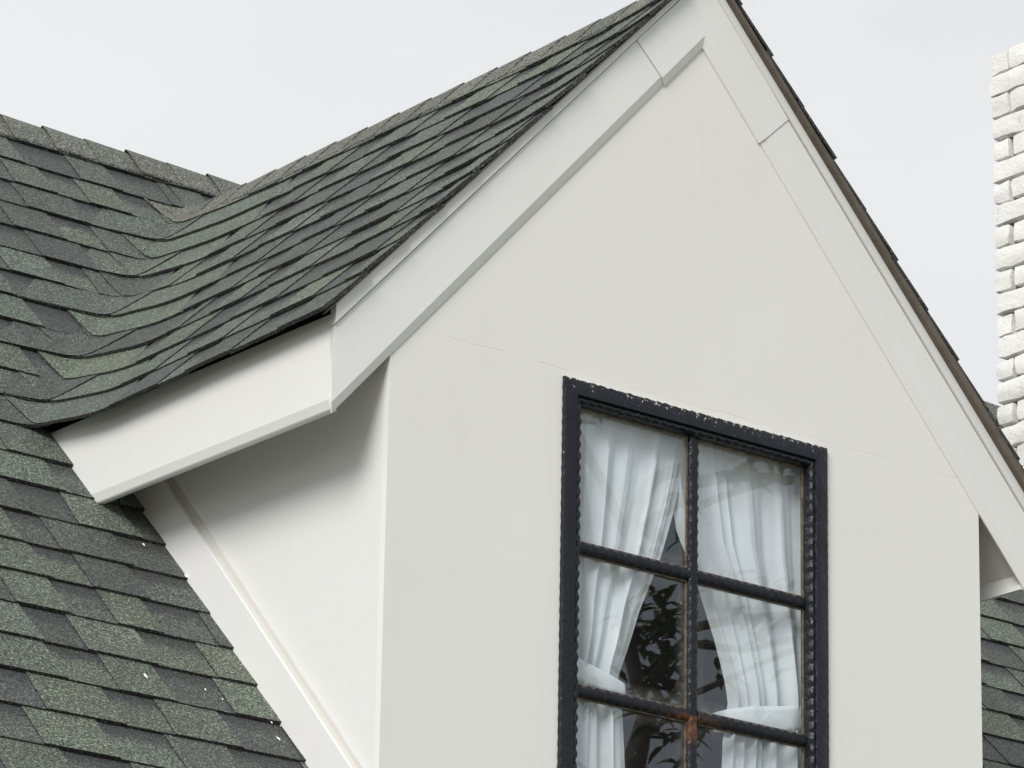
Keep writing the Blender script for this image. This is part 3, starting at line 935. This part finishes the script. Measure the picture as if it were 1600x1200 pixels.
for r in range(nc):
    zt_ = CZT - r * CH; zc = zt_ - CH / 2
    tight = r < 4
    hz = CH / 2 - (0.0012 if tight else random.uniform(0.0022, 0.0042))
    hj = random.uniform(0.001, 0.003) if tight else random.uniform(0.005, 0.0095)
    header = r % 2 == 0
    # left face (towards -x): from the rear corner forwards
    yb = CYR; first = True; i = 0
    while yb > CYF + 0.02:
        L = (DW if header and first else random.uniform(0.202, 0.22))
        ya = max(CYF, yb - L)
        if ya - CYF < 0.06: ya = CYF
        jx = random.uniform(-0.005, 0.004)
        seen = r < 19 and yb > CYR - 0.25
        mb = MB() if seen else hid
        brick(mb, (CX + DW / 2 + jx, (ya + yb) / 2 + random.uniform(-0.002, 0.002), zc), (DW / 2, (yb - ya) / 2 - hj, hz), r * 7 + i, n=4 if seen else 2)
        if seen: mb.build('brick', M_BRICK, chim, smooth=50)
        yb = ya; first = False; i += 1
    # other faces
    x_ = CX + DW
    while x_ < CXR - 0.02:
        x2 = min(CXR, x_ + 0.225)
        for yy in (CYF + DW / 2, CYR - DW / 2):
            brick(hid, ((x_ + x2) / 2, yy, zc), ((x2 - x_) / 2 - 0.003, DW / 2, hz), r, n=2)
        x_ = x2
    y_ = CYF + DW
    while y_ < CYR - DW - 0.01:
        y2 = min(CYR - DW, y_ + 0.225)
        brick(hid, (CXR - DW / 2, (y_ + y2) / 2, zc), (DW / 2, (y2 - y_) / 2 - 0.003, hz), r, n=2); y_ = y2
ho = hid.build('brick_courses', M_BRICK, chim, smooth=50); ho['kind'] = 'stuff'

# ------------------------------------------------------------------ the tree across the yard (the panes mirror it)
tree = thing('tree', 'broad-leaved tree with bare bent limbs standing before the gable, mirrored in its panes', 'tree', (4.9, -6.9, 0))
def limb(mb, pts, r0, r1, seg=8):
    pts = [Vector(p) for p in pts]
    # catmull-rom refinement
    fine = []
    for i in range(len(pts) - 1):
        p0, p1, p2, p3 = pts[max(0, i-1)], pts[i], pts[i+1], pts[min(len(pts)-1, i+2)]
        for k in range(6):
            t = k / 6
            fine.append(0.5 * ((2 * p1) + (p2 - p0) * t + (2*p0 - 5*p1 + 4*p2 - p3) * t*t + (3*p1 - p0 - 3*p2 + p3) * t**3))
    fine.append(pts[-1]); rings = []
    for i, p in enumerate(fine):
        d = (fine[min(i+1, len(fine)-1)] - fine[max(0, i-1)]).normalized()
        a = d.orthogonal().normalized(); c = d.cross(a)
        r = lerp(r0, r1, i / (len(fine) - 1)) * (1 + 0.12 * noise.noise(p * 6))
        rings.append([tuple(p + a * (r * math.cos(k * math.tau / seg)) + c * (r * math.sin(k * math.tau / seg))) for k in range(seg)])
    # keep rings from twisting: re-align each to its predecessor
    for i in range(1, len(rings)):
        prev = Vector(rings[i-1][0]); best = min(range(seg), key=lambda k: (Vector(rings[i][k]) - prev).length)
        rings[i] = rings[i][best:] + rings[i][:best]
    mb.loft(rings)
Yt = -6.58
def T(x_, z_, dy=0.0): return (x_, Yt + dy, z_)
mb = MB()
limb(mb, [(4.9, -6.9, -0.1), (4.95, -6.85, 2.0), (5.1, -6.7, 4.2), T(5.29, 5.52), T(5.41, 6.1), T(5.53, 6.51)], 0.16, 0.034, 10)
under(tree, mb.build('trunk', M_BARK, None, metres=True, smooth=60))
tips = []
limbs = [
    ([T(5.53, 6.50), T(5.435, 6.84), T(5.395, 7.15), T(5.484, 7.418, .05), T(5.67, 7.515, .1), T(5.86, 7.58, .15), T(6.09, 7.612, .2), T(6.303, 7.662, .2), T(6.9, 7.9, .5)], 0.05, 0.022),
    ([T(5.396, 7.0), T(5.487, 7.155, -.1), T(5.653, 7.305, -.2), T(5.822, 7.428, -.2), T(5.974, 7.549, -.1), T(6.108, 7.616, .18)], 0.034, 0.02),
    ([T(5.53, 6.50), T(5.676, 6.74, .1), T(5.825, 6.825, .2), T(6.09, 6.888, .3), T(6.321, 6.946, .3), T(7.0, 7.05, .5)], 0.034, 0.018),
    ([T(5.713, 6.746, .1), T(5.901, 6.708, .3), T(6.166, 6.785, .4), T(6.476, 6.826, .5), T(7.1, 6.9, .7)], 0.026, 0.012),
    ([T(5.60, 6.60), T(5.864, 6.556, -.2), T(6.166, 6.667, -.3), T(6.476, 6.826, -.3), T(7.0, 7.1, -.2)], 0.028, 0.014),
    ([T(5.901, 6.708, .3), T(6.052, 6.808, .3), T(6.166, 6.9, .3)], 0.018, 0.012),
    ([T(5.29, 5.52), T(5.0, 6.3, .3), T(4.6, 7.2, .6), T(4.3, 8.2, .8)], 0.07, 0.02),
    ([T(5.3, 5.6), T(4.9, 6.2, -.8), T(4.5, 7.0, -1.6), T(4.4, 7.9, -2.2)], 0.06, 0.02),
    ([T(5.2, 5.0, -.05), T(6.0, 5.5, -.8), T(6.9, 6.2, -1.6), T(7.6, 7.2, -2.0)], 0.06, 0.02),
    ([T(5.395, 7.15), T(5.30, 7.6, -.2), T(5.25, 8.1, -.4), T(5.3, 8.8, -.5)], 0.035, 0.015),
    ([T(6.09, 7.612, .2), T(6.2, 8.0, .0), T(6.3, 8.5, -.2)], 0.02, 0.012),
    ([T(5.45, 6.3), T(5.55, 6.45, .15), T(5.61, 6.65, .25)], 0.02, 0.01),
    ([T(5.36, 5.9), T(5.50, 6.1, .1), T(5.60, 6.25, .15)], 0.02, 0.01),
]
for pts, r0, r1 in limbs:
    mb = MB(); limb(mb, pts, r0 * 0.72, r1 * 0.95, 7)
    under(tree, mb.build('limb', M_BARK, None, metres=True, smooth=60))
crown = MB()
def whorl(c, n, L, spread=0.06):
    c = Vector(c)
    for _ in range(n):
        az = random.uniform(0, math.tau); el = random.uniform(-0.5, 1.0)
        d = Vector((math.cos(az) * math.cos(el), math.sin(az) * math.cos(el), math.sin(el)))
        o = c + Vector((random.gauss(0, spread), random.gauss(0, spread), random.gauss(0, spread)))
        l = L * random.uniform(0.7, 1.2); w = l * random.uniform(0.13, 0.2)
        sd = d.cross(Vector((0, 0, 1)))
        sd = (sd if sd.length > .05 else Vector((1, 0, 0))).normalized(); up = sd.cross(d)
        dro = Vector((0, 0, -1)) * l
        p = [o, o + d * l * .35 + dro * .02, o + d * l * .7 + dro * .10, o + d * l + dro * .28]
        ids = [crown.vert(p[0]), crown.vert(p[1] + sd * w + up * w * .3), crown.vert(p[1]), crown.vert(p[1] - sd * w + up * w * .3),
               crown.vert(p[2] + sd * w * .8 + up * w * .25), crown.vert(p[2]), crown.vert(p[2] - sd * w * .8 + up * w * .25), crown.vert(p[3])]
        for f in ((0,2,1), (0,3,2), (1,2,5,4), (2,3,6,5), (4,5,7), (5,6,7)): crown.face(*[ids[q] for q in f])
for c, n in [((5.546, 6.817), 26), ((5.492, 6.706), 26), ((5.639, 6.762), 24), ((5.622, 6.614), 26), ((5.714, 6.602), 20), ((5.60, 6.25), 22), ((5.53, 6.33), 14),
             ((5.973, 7.66), 14), ((5.221, 7.75), 26), ((5.36, 7.80), 24), ((5.5, 7.86), 22), ((5.12, 7.55), 16), ((6.30, 7.80), 12)]:
    whorl(T(c[0], c[1], random.uniform(-.15, .25)), n, 0.15, 0.05)
for e, nn, sp in (((4.3, -5.78, 8.3), 30, .55), ((4.4, -8.8, 8.0), 30, .6), ((7.7, -8.7, 7.4), 30, .6), ((5.3, -7.1, 9.0), 34, .55), ((6.3, -6.8, 8.75), 16, .35), ((7.3, -6.2, 7.9), 14, .3), ((4.0, -7.2, 7.6), 20, .5), ((7.5, -6.1, 7.0), 12, .25)):
    for _ in range(nn):
        whorl((e[0] + random.gauss(0, sp), e[1] + random.gauss(0, sp), e[2] + random.gauss(0, sp * .6)), 9, 0.16, 0.05)
co = crown.build('crown', M_LEAF, None, metres=True, fix=False); co['kind'] = 'stuff'
under(tree, co)
print('individual shingles', n_sh)
